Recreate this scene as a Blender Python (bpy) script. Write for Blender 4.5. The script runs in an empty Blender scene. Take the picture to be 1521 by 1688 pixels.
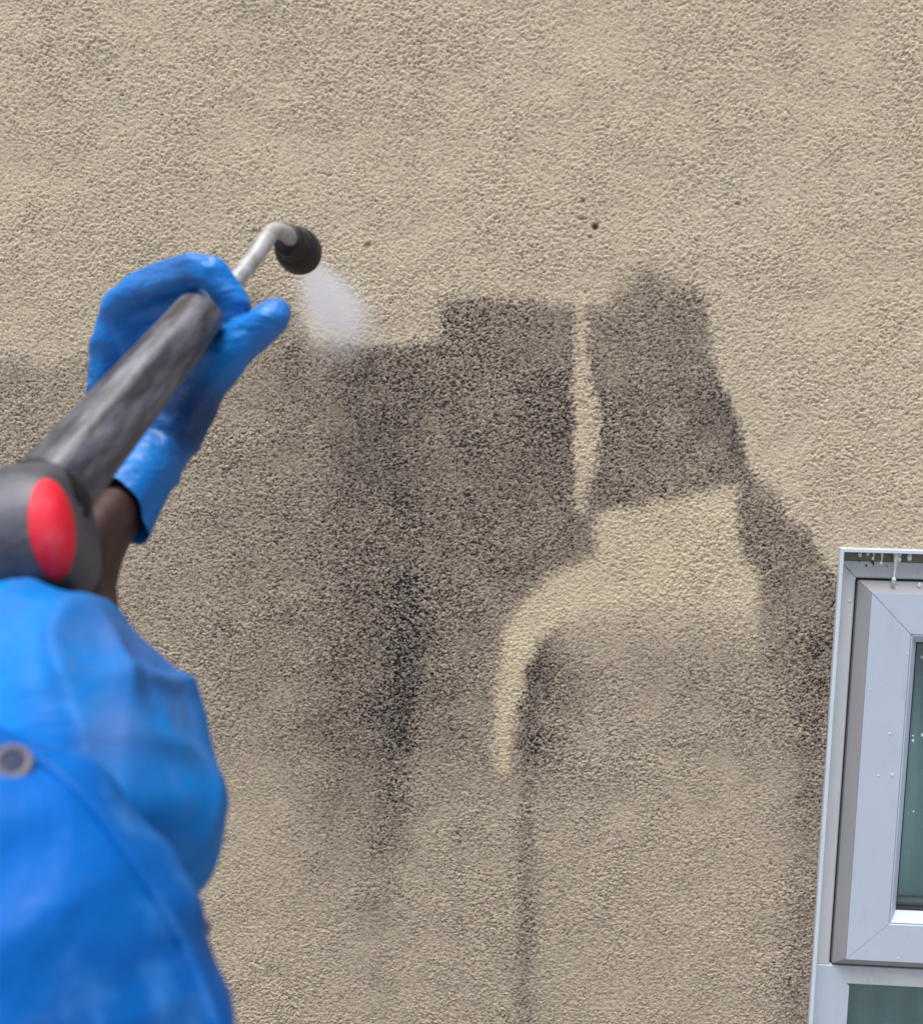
import bpy, bmesh, math, random
import numpy as np
from mathutils import Vector, Matrix, noise
R = math.radians
random.seed(7)
scene = bpy.context.scene
C = scene.collection

# ------------------------------------------------------------------ camera
F = 1523.0; CX, CY = 760.5, 844.0
CAM = Vector((0.0, -1.25, 2.25))
YAW, PITCH, ROLL = R(3.0), R(-6.3), R(1.2)
fwd = Vector((-math.sin(YAW) * math.cos(PITCH), math.cos(YAW) * math.cos(PITCH), math.sin(PITCH))).normalized()
r0 = fwd.cross(Vector((0, 0, 1))).normalized(); u0 = r0.cross(fwd)
RT = r0 * math.cos(ROLL) + u0 * math.sin(ROLL)
UP = u0 * math.cos(ROLL) - r0 * math.sin(ROLL)
cd = bpy.data.cameras.new('camera'); cam = bpy.data.objects.new('camera', cd); C.objects.link(cam)
cam.matrix_world = Matrix(((RT.x, UP.x, -fwd.x, CAM.x), (RT.y, UP.y, -fwd.y, CAM.y), (RT.z, UP.z, -fwd.z, CAM.z), (0, 0, 0, 1)))
cd.sensor_fit = 'VERTICAL'; cd.sensor_height = 24; cd.lens = 24 * F / 1688
cd.clip_start = 0.02; cd.clip_end = 1000
cd.dof.use_dof = True; cd.dof.focus_distance = 1.25; cd.dof.aperture_fstop = 4.2
scene.camera = cam

# ------------------------------------------------------------------ light
w = bpy.data.worlds.new('World'); scene.world = w; w.use_nodes = True
nt = w.node_tree; sky = nt.nodes.new('ShaderNodeTexSky'); sky.sky_type = 'NISHITA'; sky.sun_disc = False
SUN_EL, SUN_AZ = R(73), R(205)          # azimuth clockwise from +Y (north): behind the camera, to the left
sky.sun_elevation = SUN_EL; sky.sun_rotation = SUN_AZ; sky.dust_density = 3.0; sky.air_density = 1.0; sky.ozone_density = 1.0
bg = nt.nodes['Background']; bg.inputs[1].default_value = 0.10
nt.links.new(sky.outputs[0], bg.inputs[0])
sd = bpy.data.lights.new('sun', 'SUN'); so = bpy.data.objects.new('sun', sd); C.objects.link(so)
sd.energy = 3.0; sd.angle = R(32); sd.color = (1.0, 0.965, 0.91)
sdir = Vector((math.sin(SUN_AZ) * math.cos(SUN_EL), math.cos(SUN_AZ) * math.cos(SUN_EL), math.sin(SUN_EL)))
so.rotation_euler = (-sdir).to_track_quat('-Z', 'Y').to_euler()
scene.view_settings.view_transform = 'Standard'; scene.view_settings.look = 'None'
scene.view_settings.gamma = 1; scene.view_settings.exposure = 0.86
scene.cycles.volume_bounces = 16; scene.cycles.max_bounces = 24; scene.cycles.transparent_max_bounces = 16

# ------------------------------------------------------------------ helpers
def P(px, py, d):
    """point at camera distance d seen at this place of the photograph"""
    return CAM + fwd * d + RT * ((px - CX) / F * d) + UP * (-(py - CY) / F * d)
def W(px, py, y=0.0):
    """point on the wall plane (at depth y)"""
    v = fwd + RT * ((px - CX) / F) + UP * (-(py - CY) / F)
    return CAM + v * ((y - CAM.y) / v.y)
def lin(c):
    return tuple(((v / 255) / 12.92 if v / 255 <= .04045 else ((v / 255 + .055) / 1.055) ** 2.4) for v in c)

def tag(o, label=None, cat=None, group=None, kind=None):
    if label: o['label'] = label
    if cat: o['category'] = cat
    if group: o['group'] = group
    if kind: o['kind'] = kind
    return o
def empty(name, loc, label=None, cat=None):
    o = bpy.data.objects.new(name, None); C.objects.link(o); o.location = loc; o.empty_display_size = .05
    bpy.context.view_layer.update()
    return tag(o, label, cat)
def put(name, me, m, parent=None, smooth=True):
    o = bpy.data.objects.new(name, me); C.objects.link(o)
    if m and not me.materials: me.materials.append(m)
    if smooth: me.polygons.foreach_set('use_smooth', [True] * len(me.polygons))
    if parent:
        loc = Vector((0, 0, 0)); q = parent
        while q: loc += q.location; q = q.parent
        o.parent = parent; o.location = -loc          # meshes are written in world coordinates
    return o
def recentre(o):
    """put the origin of an object in the middle of its mesh"""
    me = o.data
    n = len(me.vertices); a = np.empty(n * 3); me.vertices.foreach_get('co', a)
    c = a.reshape(-1, 3).mean(0); a = (a.reshape(-1, 3) - c).ravel(); me.vertices.foreach_set('co', a); me.update()
    o.location = Vector(o.location) + Vector(c)
    return o
def from_bm(bm, name):
    bmesh.ops.recalc_face_normals(bm, faces=bm.faces)
    me = bpy.data.meshes.new(name); bm.to_mesh(me); bm.free(); return me

# ---------- node material helper
class Mat:
    def __init__(s, name, rough=.5, col=(.5, .5, .5), metal=0, spec=.5):
        s.m = bpy.data.materials.new(name); s.m.use_nodes = True; s.t = s.m.node_tree
        s.b = s.t.nodes['Principled BSDF']; s.b.inputs['Roughness'].default_value = rough
        s.b.inputs['Base Color'].default_value = (*col, 1); s.b.inputs['Metallic'].default_value = metal
        s.b.inputs['Specular IOR Level'].default_value = spec
        s.tc = s.t.nodes.new('ShaderNodeTexCoord')
    def n(s, typ, **kw):
        nd = s.t.nodes.new('ShaderNode' + typ)
        for k, v in kw.items(): setattr(nd, k, v)
        return nd
    def L(s, a, b): s.t.links.new(a, b)
    def noise(s, scale, detail=4, rough=.55, vec=None, stretch=None, dist=0):
        nd = s.n('TexNoise'); nd.inputs['Scale'].default_value = scale; nd.inputs['Detail'].default_value = detail
        nd.inputs['Roughness'].default_value = rough; nd.inputs['Distortion'].default_value = dist
        v = vec or s.tc.outputs['Object']
        if stretch:
            mp = s.n('Mapping'); mp.inputs['Scale'].default_value = stretch[:3]
            if len(stretch) > 3: mp.inputs['Rotation'].default_value = stretch[3]
            s.L(v, mp.inputs[0]); v = mp.outputs[0]
        s.L(v, nd.inputs['Vector']); return nd.outputs['Fac']
    def ramp(s, fac, stops):
        nd = s.n('ValToRGB'); e = nd.color_ramp.elements
        while len(e) < len(stops): e.new(.5)
        for i, (p, c) in enumerate(stops):
            e[i].position = p; e[i].color = (*c, 1) if hasattr(c, '__len__') else (c, c, c, 1)
        s.L(fac, nd.inputs[0]); return nd.outputs[0]
    def mix(s, fac, a, b, mode='MIX'):
        nd = s.n('Mix', data_type='RGBA', blend_type=mode)
        for i, v in ((0, fac), (6, a), (7, b)):
            if hasattr(v, 'links') or hasattr(v, 'is_linked'): s.L(v, nd.inputs[i])
            elif i == 0: nd.inputs[0].default_value = v
            else: nd.inputs[i].default_value = (*v, 1)
        return nd.outputs[2]
    def math(s, op, a, b=0, c=None, clamp=False):
        nd = s.n('Math', operation=op); nd.use_clamp = clamp
        for i, v in enumerate((a, b) if c is None else (a, b, c)):
            if hasattr(v, 'is_linked'): s.L(v, nd.inputs[i])
            else: nd.inputs[i].default_value = v
        return nd.outputs[0]
    def bump(s, h, dist=.001, strength=1, prev=None):
        nd = s.n('Bump'); nd.inputs['Distance'].default_value = dist; nd.inputs['Strength'].default_value = strength
        s.L(h, nd.inputs['Height'])
        if prev: s.L(prev, nd.inputs['Normal'])
        s.L(nd.outputs[0], s.b.inputs['Normal']); return nd.outputs[0]
    def col(s, c): s.L(c, s.b.inputs['Base Color'])
    def rough(s, c): s.L(c, s.b.inputs['Roughness'])

# ------------------------------------------------------------------ materials
def wall_material():
    a = Mat('roughcast_render', rough=.92, spec=.25)
    dirt = a.n('Attribute', attribute_name='dirt').outputs['Fac']
    hh = a.n('Attribute', attribute_name='relief').outputs['Fac']
    fine = a.n('Attribute', attribute_name='modelled').outputs['Fac']
    alg = a.n('Attribute', attribute_name='algae').outputs['Fac']
    far = a.noise(150, 5, .6, stretch=(.75, 1, 1.25))
    farn = a.math('MULTIPLY_ADD', far, 9.0, -4.5)
    h = a.n('Mix', data_type='FLOAT'); a.L(fine, h.inputs[0]); a.L(farn, h.inputs[2]); a.L(hh, h.inputs[3]); h = h.outputs[0]
    g = a.noise(330, 4, .75)                        # sand grain
    gn = a.math('MULTIPLY_ADD', g, 4.0, -2.0)
    h2 = a.math('MULTIPLY_ADD', gn, 1.25, h)
    big = a.noise(5, 4, .6); mid = a.noise(22, 4, .6)
    clean = a.ramp(big, [(.3, lin((198, 184, 159))), (.5, lin((201, 186, 160))), (.7, lin((203, 189, 165)))])
    clean = a.mix(a.ramp(mid, [(.35, 0.0), (.75, .28)]), clean, lin((183, 169, 146)))
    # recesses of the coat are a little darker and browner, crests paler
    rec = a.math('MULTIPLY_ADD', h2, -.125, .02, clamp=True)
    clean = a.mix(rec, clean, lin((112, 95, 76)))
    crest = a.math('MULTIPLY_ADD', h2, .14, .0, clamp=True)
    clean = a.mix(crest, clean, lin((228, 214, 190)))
    grey = a.mix(a.math('MULTIPLY', dirt, .72, clamp=True), clean, lin((152, 138, 129)))
    grey = a.mix(a.n('Attribute', attribute_name='washed').outputs['Fac'], grey, lin((216, 196, 162)))
    soot = a.mix(alg, lin((58, 50, 47)), lin((34, 36, 34)))
    # grime lodges in the recesses first
    k = a.math('MULTIPLY_ADD', h2, -.30, .52)
    k = a.math('MULTIPLY', k, dirt, clamp=False)
    k = a.math('MULTIPLY', k, 1.12, clamp=True)
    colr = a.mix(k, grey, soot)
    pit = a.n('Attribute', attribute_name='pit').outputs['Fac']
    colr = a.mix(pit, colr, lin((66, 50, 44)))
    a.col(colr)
    nf = a.math('SUBTRACT', 1.0, fine)
    hb = a.math('MULTIPLY', farn, nf)
    b1 = a.bump(hb, .0012, 1)
    a.bump(gn, .0006, 1, b1)
    return a.m
def upvc_material(name, c, dirty=.25, rough=.33):
    a = Mat(name, rough=rough, spec=.5)
    n1 = a.noise(14, 5, .6); n2 = a.noise(60, 5, .7, stretch=(1, 1, .35)); n3 = a.noise(420, 2, .5)
    base = a.mix(a.ramp(n1, [(.35, 0.), (.75, dirty)]), c, tuple(v * .78 for v in c))
    base = a.mix(a.ramp(n2, [(.55, 0.), (.8, dirty)]), base, lin((120, 118, 110)))
    base = a.mix(a.ramp(n3, [(.70, 0.), (.76, dirty * 1.2)]), base, lin((96, 100, 100)))
    a.col(base); a.rough(a.ramp(n2, [(.3, rough), (.7, rough + .2)]))
    a.bump(a.noise(900, 2), .00006, .6)
    return a.m
def plain(name, c, rough=.5, var=.2, scale=40, bump=0.0, spec=.5, bs=200):
    a = Mat(name, rough=rough, spec=spec)
    n1 = a.noise(scale, 5, .6)
    a.col(a.mix(a.ramp(n1, [(.3, 0.), (.75, 1.)]), tuple(v * (1 - var) for v in c), tuple(min(1, v * (1 + var)) for v in c)))
    if bump: a.bump(a.noise(bs, 4, .6), bump, 1)
    return a.m
def blue_material(name, c, grime=.5, rough=.45, sheen=0.0, fold=.0012, fs=38, stretch=(1, 1, .4), pale=lin((44, 108, 168)), palm_shade=None, spec=.3):
    a = Mat(name, rough=rough, spec=spec)
    n1 = a.noise(13, 4, .55); n2 = a.noise(42, 5, .62, stretch=stretch); n3 = a.noise(9, 3, .5, stretch=(1.7, 1, .9))
    base = a.mix(a.ramp(n1, [(.35, 0.), (.7, 1.)]), tuple(v * .8 for v in c), tuple(min(1, v * 1.12) for v in c))
    base = a.mix(a.ramp(n2, [(.5, 0.), (.72, grime)]), base, pale)
    base = a.mix(a.ramp(n3, [(.52, 0.), (.7, grime)]), base, lin((58, 84, 134)))
    if palm_shade:
        # shade below the barrel, painted into the palm colour as a ragged navy patch
        vd = a.n('VectorMath', operation='DISTANCE'); a.L(a.tc.outputs['Object'], vd.inputs[0]); vd.inputs[1].default_value = palm_shade[0]
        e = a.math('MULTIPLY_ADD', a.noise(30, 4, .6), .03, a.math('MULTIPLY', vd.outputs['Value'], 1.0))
        base = a.mix(a.ramp(a.math('DIVIDE', e, palm_shade[1]), [(.55, .82), (1.0, 0.)]), base, lin((14, 26, 60)))
    a.col(base); a.rough(a.ramp(n2, [(.35, rough), (.7, min(1, rough + .22))]))
    b = a.bump(a.noise(fs, 4, .5, stretch=stretch, dist=.6), fold * 3, .8)
    a.bump(a.noise(260, 3, .6), fold * .12, .6, b)
    return a.m

M = {}
M['wall'] = wall_material()
M['upvc'] = upvc_material('window_plastic_face', lin((168, 179, 194)), .25)
M['upvc_side'] = upvc_material('window_plastic_weathered', lin((176, 180, 184)), .4, .5)
M['slope'] = upvc_material('window_plastic_grimy_slope', lin((136, 136, 140)), .45, .55)
M['trim'] = upvc_material('edge_trim_plastic', lin((186, 196, 208)), .15, .4)
M['strip'] = upvc_material('packer_strip_grimy', lin((104, 100, 90)), .75, .7)
M['gasket'] = plain('rubber_gasket', (.018, .016, .017), .7)
M['dark_line'] = plain('grime_line', (.045, .04, .035), .9)
M['curtain'] = plain('curtain_cloth', lin((112, 128, 132)), .9, .14, 9)
M['concrete'] = plain('concrete_ground', (.27, .26, .24), .9, .2, 6, .002, bs=60)
M['jacket'] = blue_material('blue_waterproof_jacket', lin((0, 88, 168)), .65, .5, spec=.14, pale=lin((60, 124, 190)), fold=.0024, fs=16, stretch=(1, 1, .7))
M['sleeve'] = blue_material('blue_waterproof_sleeve', lin((0, 108, 184)), .75, .5, spec=.14, pale=lin((62, 104, 158)), fold=.0024, fs=16, stretch=(1, 1, .7))
M['glove'] = blue_material('blue_nitrile_glove', lin((8, 108, 186)), .6, .34, fold=.0017, fs=60, stretch=(.55, 1, 1.4), palm_shade=(tuple(P(318, 672, .63) ), .062))
M['trouser'] = plain('navy_trouser', (.02, .025, .05), .8)
M['boot'] = plain('black_boot', (.02, .02, .02), .5)
M['skin'] = plain('brown_skin', lin((52, 31, 26)), .5, .12, 60, .0002)
def red_mat():
    a = Mat('scuffed_red_plastic', rough=.62, spec=.3)
    a.col(a.mix(a.ramp(a.noise(45, 4, .6), [(.48, 0.), (.72, .6)]), lin((206, 22, 44)), lin((205, 90, 104)))); return a.m
M['red'] = red_mat()
M['black'] = plain('black_rubber', lin((28, 24, 28)), .5, .35, 120, .0004, spec=.35)
M['stud_ring'] = plain('dull_metal_ring', lin((92, 90, 102)), .5, .2, 100)
M['stud_hole'] = plain('stud_centre', lin((18, 30, 66)), .5, .15, 100)

def worn_grey(name, c, hi, rough=.42, streak=.8):
    a = Mat(name, rough=rough, spec=.5)
    # streaks run along the barrel: object space is turned so that its z lies along the barrel
    v = a.tc.outputs['UV']
    n1 = a.noise(1, 5, .62, vec=v, stretch=(9, 1.8, 1)); n2 = a.noise(1, 4, .6, vec=v, stretch=(26, 9, 1))
    base = a.mix(a.ramp(n1, [(.42, 0.), (.66, streak)]), c, hi)
    base = a.mix(a.ramp(n2, [(.5, 0.), (.72, .55)]), base, tuple(x * .45 for x in c))
    a.col(base); a.rough(a.ramp(n1, [(.4, rough), (.7, rough + .2)]))
    a.bump(n1, .0025, .5)
    return a.m
M['grip'] = worn_grey('worn_grey_plastic', lin((46, 44, 50)), lin((108, 107, 120)), .32, .95)
M['gun'] = worn_grey('gun_housing_plastic', lin((60, 60, 68)), lin((104, 104, 118)), .45, .6)
def pipe_mat():
    a = Mat('pale_grey_pipe', rough=.42)
    n = a.noise(120, 5, .65)
    a.col(a.ramp(n, [(.35, lin((122, 120, 118))), (.6, lin((162, 161, 162))), (.8, lin((176, 176, 180)))]))
    a.bump(n, .0003, .6); return a.m
M['pipe'] = pipe_mat()
def glass_mat():
    m = bpy.data.materials.new('window_glass'); m.use_nodes = True; t = m.node_tree; t.nodes.clear()
    o = t.nodes.new('ShaderNodeOutputMaterial'); mx = t.nodes.new('ShaderNodeMixShader')
    g = t.nodes.new('ShaderNodeBsdfGlossy'); g.inputs['Roughness'].default_value = .04; g.inputs['Color'].default_value = (.85, .95, 1, 1)
    tr = t.nodes.new('ShaderNodeBsdfTransparent'); tr.inputs['Color'].default_value = (.80, .92, .92, 1)
    f = t.nodes.new('ShaderNodeLayerWeight'); pw = t.nodes.new('ShaderNodeMath'); pw.operation = 'POWER'; pw.inputs[1].default_value = 4
    ma = t.nodes.new('ShaderNodeMath'); ma.operation = 'MULTIPLY_ADD'; ma.inputs[1].default_value = .8; ma.inputs[2].default_value = .055
    t.links.new(f.outputs['Facing'], pw.inputs[0]); t.links.new(pw.outputs[0], ma.inputs[0]); t.links.new(ma.outputs[0], mx.inputs[0]); t.links.new(tr.outputs[0], mx.inputs[1]); t.links.new(g.outputs[0], mx.inputs[2])
    t.links.new(mx.outputs[0], o.inputs[0]); return m
M['glass'] = glass_mat()
def water_mat():
    m = bpy.data.materials.new('water_film'); m.use_nodes = True; b = m.node_tree.nodes['Principled BSDF']
    b.inputs['Base Color'].default_value = (.74, .77, .80, 1); b.inputs['Roughness'].default_value = .12
    b.inputs['IOR'].default_value = 1.33; b.inputs['Transmission Weight'].default_value = .45
    return m
M['water'] = water_mat()

# ------------------------------------------------------------------ ground
bm = bmesh.new(); bmesh.ops.create_grid(bm, x_segments=8, y_segments=8, size=300)
g = put('ground', from_bm(bm, 'ground'), M['concrete'], smooth=False); tag(g, kind='structure')

# ------------------------------------------------------------------ window positions
XL = W(1378, 1000).x - .004                   # outer edge of the trim, from two heights
tl = W(1381, 905); bl = W(1331, 1688)
XL = (tl.x + bl.x) / 2; ZT = W(1440, 904).z
TR = .0052                                    # trim width
XR = XL + .66; ZB = ZT - 1.12
ZM = W(1372, 1597).z                          # line between opening light and fixed light

# ------------------------------------------------------------------ wall
STEP = .00132
def axis(lo, hi, left, right):
    n = int(round((hi - lo) / STEP)); f = lo + np.arange(n + 1) * STEP
    return np.concatenate([left, f, right]), len(left), len(left) + n + 1
A0, B0 = W(0, 0), W(1521, 0); A1, B1 = W(0, 1688), W(1521, 1688)
xlo = min(A0.x, A1.x) - .03; xhi = max(B0.x, B1.x) + .03
zlo = min(A1.z, B1.z) - .03; zhi = max(A0.z, B0.z) + .03
xs, xi0, xi1 = axis(xlo, xhi, np.array([-6, -4, -2.6, -1.8, -1.4, -1.15, -1.0, -.9, xlo - .05, xlo - .01]),
                    np.array([xhi + .01, xhi + .04, xhi + .1, xhi + .2, XR - .002 if XR > xhi + .2 else xhi + .3, XR + .1, XR + .4, 2.4, 4, 6]))
zs, zi0, zi1 = axis(zlo, zhi, np.array([0, .5, .8, 1.0, 1.15, zlo - .1, zlo - .01]) if zlo > 1.3 else np.array([-.01, .5, .8, zlo - .2, zlo - .05, zlo - .01]),
                    np.array([zhi + .01, zhi + .05, zhi + .15, zhi + .4, 3.8, 4.4, 5.4]))
xs = np.sort(xs); zs = np.sort(zs)
NX, NZ = len(xs), len(zs); fx, fz = xi1 - xi0, zi1 - zi0
rng = np.random.default_rng(11)
def band(wl_mm, width, aniso=1.0, tilt=0.0, pw=2):
    k = 1 / (wl_mm / 1000)
    n = rng.standard_normal((fz, fx)); Fn = np.fft.rfft2(n)
    kz = np.fft.fftfreq(fz, STEP)[:, None]; kx = np.fft.rfftfreq(fx, STEP)[None, :]
    c, s = math.cos(tilt), math.sin(tilt)
    ka = (kx * c + kz * s) * aniso; kb = (-kx * s + kz * c)
    kk = np.sqrt(ka ** 2 + kb ** 2)
    flt = np.exp(-((kk - k) / (k * width)) ** 2) if width else np.exp(-(kk / k) ** pw)
    o = np.fft.irfft2(Fn * flt, s=(fz, fx)); return (o - o.mean()) / o.std()
h = band(6.4, 1.1, 1.5, R(-14)) * .7 + band(3.7, .8, 1.2, R(-10)) * .8 + band(12, .9, 1.5, R(-20)) * .36
grit = band(3.2, .8); h = h + np.clip(grit - 1.3, 0, 3) * 1.1 - np.clip(-grit - 1.5, 0, 3) * .9
low = band(70, 0); low2 = band(220, 0)
h = h / h.std()
h = np.where(h > 0, np.tanh(h * .5) * 1.75, h)          # flat crests, sharp hollows
amp = np.clip(.95 + .10 * low + .10 * low2 + .09 * band(30, 0), .5, 1.4)

# --- where the dirt lies, drawn on the wall
XX, ZZ = np.meshgrid(xs, zs)
VX, VY, VZ = XX - CAM.x, 0 - CAM.y, ZZ - CAM.z
dd = VX * fwd.x + VY * fwd.y + VZ * fwd.z
U = CX + F * (VX * RT.x + VY * RT.y + VZ * RT.z) / dd
V = CY - F * (VX * UP.x + VY * UP.y + VZ * UP.z) / dd
def full(a, fillv=0.0):
    o = np.full((NZ, NX), fillv, dtype=np.float64); o[zi0:zi1, xi0:xi1] = a; return o
jit = full(band(9, .6)); jit2 = full(band(26, 0)); jit3 = full(band(60, 0))
Uj = U + jit * 3.6 + jit2 * 2.2; Vj = V + full(band(9, .6)) * 3.6 + full(band(26, 0)) * 2.2
grid = np.array([
 [0]*16, [0]*16, [0]*16, [0]*16,
 [.4,.4,.4,.4,.4,.4,.5,.6,.6,.6,.5,.5,.4,.3,.2,.2],
 [.55,.5,.5,.5,.5,.55,.7,.8,.78,.8,.66,.72,.7,.4,.3,.2],
 [.62,.55,.5,.55,.62,.78,.92,.94,.86,.92,.80,.80,.88,.5,.3,.2],
 [.45,.45,.45,.48,.60,.76,.90,.92,.88,1.0,.88,.84,.96,.6,.4,.3],
 [.4,.4,.45,.48,.58,.74,.90,.92,.92,.96,.84,.80,.86,.75,.6,.4],
 [.4,.4,.45,.50,.62,.76,.88,.90,.92,.90,.85,.74,.80,.82,.7,.5],
 [.4,.4,.50,.54,.66,.72,.88,.84,.80,.74,.5,.5,.5,.78,.88,.6],
 [.4,.4,.50,.54,.64,.70,.90,.80,.68,.92,.62,.58,.58,.66,.82,.6],
 [.4,.4,.45,.52,.60,.70,.92,.76,.64,.80,.54,.52,.52,.56,.78,.6],
 [.4,.4,.4,.46,.52,.64,.88,.66,.58,.57,.46,.44,.46,.54,.80,.6],
 [.4,.4,.4,.36,.44,.54,.72,.52,.50,.48,.42,.38,.40,.5,.78,.6],
 [.3,.3,.3,.32,.40,.46,.56,.46,.44,.46,.38,.36,.38,.48,.75,.6],
 [.3,.3,.3,.32,.36,.42,.46,.42,.46,.42,.38,.38,.42,.52,.70,.6],
 [.3,.3,.3,.32,.36,.40,.42,.40,.46,.42,.38,.38,.42,.5,.66,.6]])
grid[4] = grid[5]; grid[13:] *= .80; grid[11:13, 9:13] *= .88; grid[11:, :6] *= .92
gu = np.clip(U / 100, 0, 14.999); gv = np.clip(V / 100, 0, 16.999)
iu = gu.astype(int); iv = gv.astype(int); fu = gu - iu; fv = gv - iv
fu = fu * fu * (3 - 2 * fu); fv = fv * fv * (3 - 2 * fv)
D = (grid[iv, iu] * (1 - fu) + grid[iv, iu + 1] * fu) * (1 - fv) + (grid[iv + 1, iu] * (1 - fu) + grid[iv + 1, iu + 1] * fu) * fv
def sst(x): x = np.clip(x, 0, 1); return x * x * (3 - 2 * x)
def polymask(pts, soft, u=None, v=None):
    """soft mask (1 inside) from the signed distance to a polygon"""
    u = Uj if u is None else u; v = Vj if v is None else v
    pts = np.array(pts, float); x0, y0 = pts.min(0) - 80; x1, y1 = pts.max(0) + 80
    sel = (u > x0) & (u < x1) & (v > y0) & (v < y1)
    uu, vv = u[sel], v[sel]; inside = np.zeros(uu.shape, bool); dist = np.full(uu.shape, 1e9)
    n = len(pts)
    for i in range(n):
        ax, ay = pts[i]; bx, by = pts[(i + 1) % n]
        c = ((ay > vv) != (by > vv))
        with np.errstate(divide='ignore', invalid='ignore'):
            inside ^= c & (uu < (bx - ax) * (vv - ay) / (by - ay + 1e-12) + ax)
        ex, ey = bx - ax, by - ay; t = np.clip(((uu - ax) * ex + (vv - ay) * ey) / (ex * ex + ey * ey + 1e-9), 0, 1)
        dist = np.minimum(dist, np.hypot(uu - ax - t * ex, vv - ay - t * ey))
    s = np.where(inside, dist, -dist)
    o = np.zeros(u.shape); o[sel] = sst(s / soft + .5); return o
# upper limit of the dirt as a curve v(u)
cu = [-400, 0, 120, 200, 420, 480, 520, 600, 690, 722, 728, 760, 860, 955, 990, 1020, 1055, 1100, 1150, 1168, 1180, 1205, 1222, 1240, 1248, 1286, 1294, 1334, 1342, 1378, 1400, 1900]
cv = [560, 592, 600, 560, 478, 500, 562, 568, 566, 562, 495, 490, 494, 505, 505, 470, 445, 458, 478, 500, 590, 650, 705, 770, 790, 812, 850, 868, 905, 935, 1000, 1000]
sw = [80, 62, 62, 60, 60, 60, 34, 30, 28, 24, 24, 30, 40, 42, 44, 66, 78, 72, 44, 24, 22, 22, 22, 26, 30, 34, 34, 34, 34, 34, 34, 34]
top = np.interp(Uj, cu, cv); ww = np.interp(Uj, cu, sw)
mask = sst((Vj - top) / ww + .5)
# steep right-hand edge is better drawn as a curve u(v)
ev = [400, 480, 540, 600, 640, 700, 740, 790, 800, 850, 866, 900, 930, 960, 1010]
eu = [1130, 1166, 1172, 1176, 1200, 1218, 1226, 1248, 1286, 1296, 1334, 1344, 1374, 1380, 1420]
edge = np.interp(Vj, ev, eu); edge = np.where(Vj > 1010, 3000, edge)
mask *= sst((edge - Uj) / 26 + .5)
halo = np.clip(sst((V - top + 40) / 90) * .16, 0, 1) * sst((edge + 40 - U) / 80)      # faint grey fade above the edge
strip = polymask([(952, 470), (968, 470), (968, 560), (976, 640), (990, 700), (984, 760), (972, 800), (968, 850), (950, 850), (948, 790), (945, 690), (944, 600), (948, 520)], 16)
patch = polymask([(984, 846), (1090, 826), (1170, 806), (1213, 800), (1216, 860), (1219, 905), (1226, 928), (1248, 940), (1250, 990), (1251, 1006), (1150, 1000), (1050, 996), (966, 1000),
                  (920, 1030), (888, 1060), (866, 1110), (852, 1170), (842, 1230), (838, 1275), (816, 1275), (812, 1200), (816, 1120), (828, 1050), (850, 1000), (895, 955), (950, 930), (984, 912)], 24)
fade = sst((1120 - V) / 130) * sst((U - 890) / 60) * sst((1262 - U) / 26) * sst((V - 950) / 50) * .85       # the patch fades out downwards
patch2 = 1 - (1 - patch * (.97 - .25 * sst((jit3 + 0.2) * .6) * sst((930 - Vj) / -10) * sst((1230 - U) / -40))) * (1 - fade)
stripm = strip * np.interp(V, [500, 560, 760, 850], [.75, .9, .95, .7])
D = D * mask * (1 - patch2 * .93) * (1 - stripm * .93)
D = np.maximum(D, np.maximum(halo, .07) * (1 - patch2) * (1 - stripm))
# dark runs
def run(u0_, v0_, v1_, width, amt, drift=0, fadein=80, fadeout=120):
    c = u0_ + drift * (V - v0_) / max(1, v1_ - v0_)
    return amt * np.exp(-((Uj - c) / width) ** 2) * sst((V - v0_) / fadein) * sst((v1_ - V) / fadeout)
runs = run(672, 860, 1480, 27, .46, -26, 260, 300) + run(690, 980, 1220, 15, .16, -30) + run(650, 575, 900, 60, .10) + run(540, 1040, 1500, 28, .16) + run(884, 1030, 1330, 24, .42, -12) + run(872, 1240, 1780, 14, .34, -10) \
     + run(930, 640, 900, 24, .12) + run(1345, 1000, 1800, 30, .28, -30) + run(752, 1300, 1700, 10, .08) + run(1215, 620, 800, 20, .18) + run(1004, 560, 800, 16, -.06) + run(620, 1330, 1700, 30, .10)
right = sst((1640 - U) / 200) * sst((U + 420) / 300)
D = D * right
D = D + runs * mask * (1 - patch2) * (1 - stripm)
blot = full(band(38, 0)); D = D * (1 + .05 * blot + .05 * jit3) ; D = np.clip(D, 0, 1.25)
D += np.clip(full(band(30, 0)) - 1.4, 0, 2) * .06            # a few faint blotches on the clean coat
ALG = np.clip(run(668, 900, 1500, 40, 1.2, -10) + run(884, 1040, 1330, 26, .7) + run(1215, 600, 780, 30, .7) + run(700, 560, 700, 60, .5), 0, 1)
PIT = np.zeros((NZ, NX)); dep = np.zeros((NZ, NX))
for (pu, pv, ru, rv, s) in [(981, 374, 6, 6, 1), (606, 405, 6, 5, .6), (961, 331, 3.2, 4.2, .5), (1215, 336, 5, 2.6, .6), (1229, 331, 2, 3.5, .5), (180, 132, 4, 3, .6), (36, 92, 4, 3, .6), (958, 361, 7, 2.5, .5), (973, 391, 4, 3, .5), (540, 288, 6, 3, .25), (964, 482, 4, 4, .5), (203, 157, 4, 2, .5), (420, 382, 9, 4, .2)]:
    q = np.exp(-(((U - pu) / ru) ** 2 + ((V - pv) / rv) ** 2) ** 1.6); PIT = np.maximum(PIT, q * s); dep += q * s * .003
HH = full(h)
relief = HH * full(amp, 1)
Ydisp = -(relief * .00056 + full(low) * .00035 + full(low2) * .0006) + dep
eg = np.minimum(np.minimum(XX - xs[xi0], xs[xi1 - 1] - XX), np.minimum(ZZ - zs[zi0], zs[zi1 - 1] - ZZ))
FINE = np.clip(eg / .02, 0, 1)
Ydisp *= FINE
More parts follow.
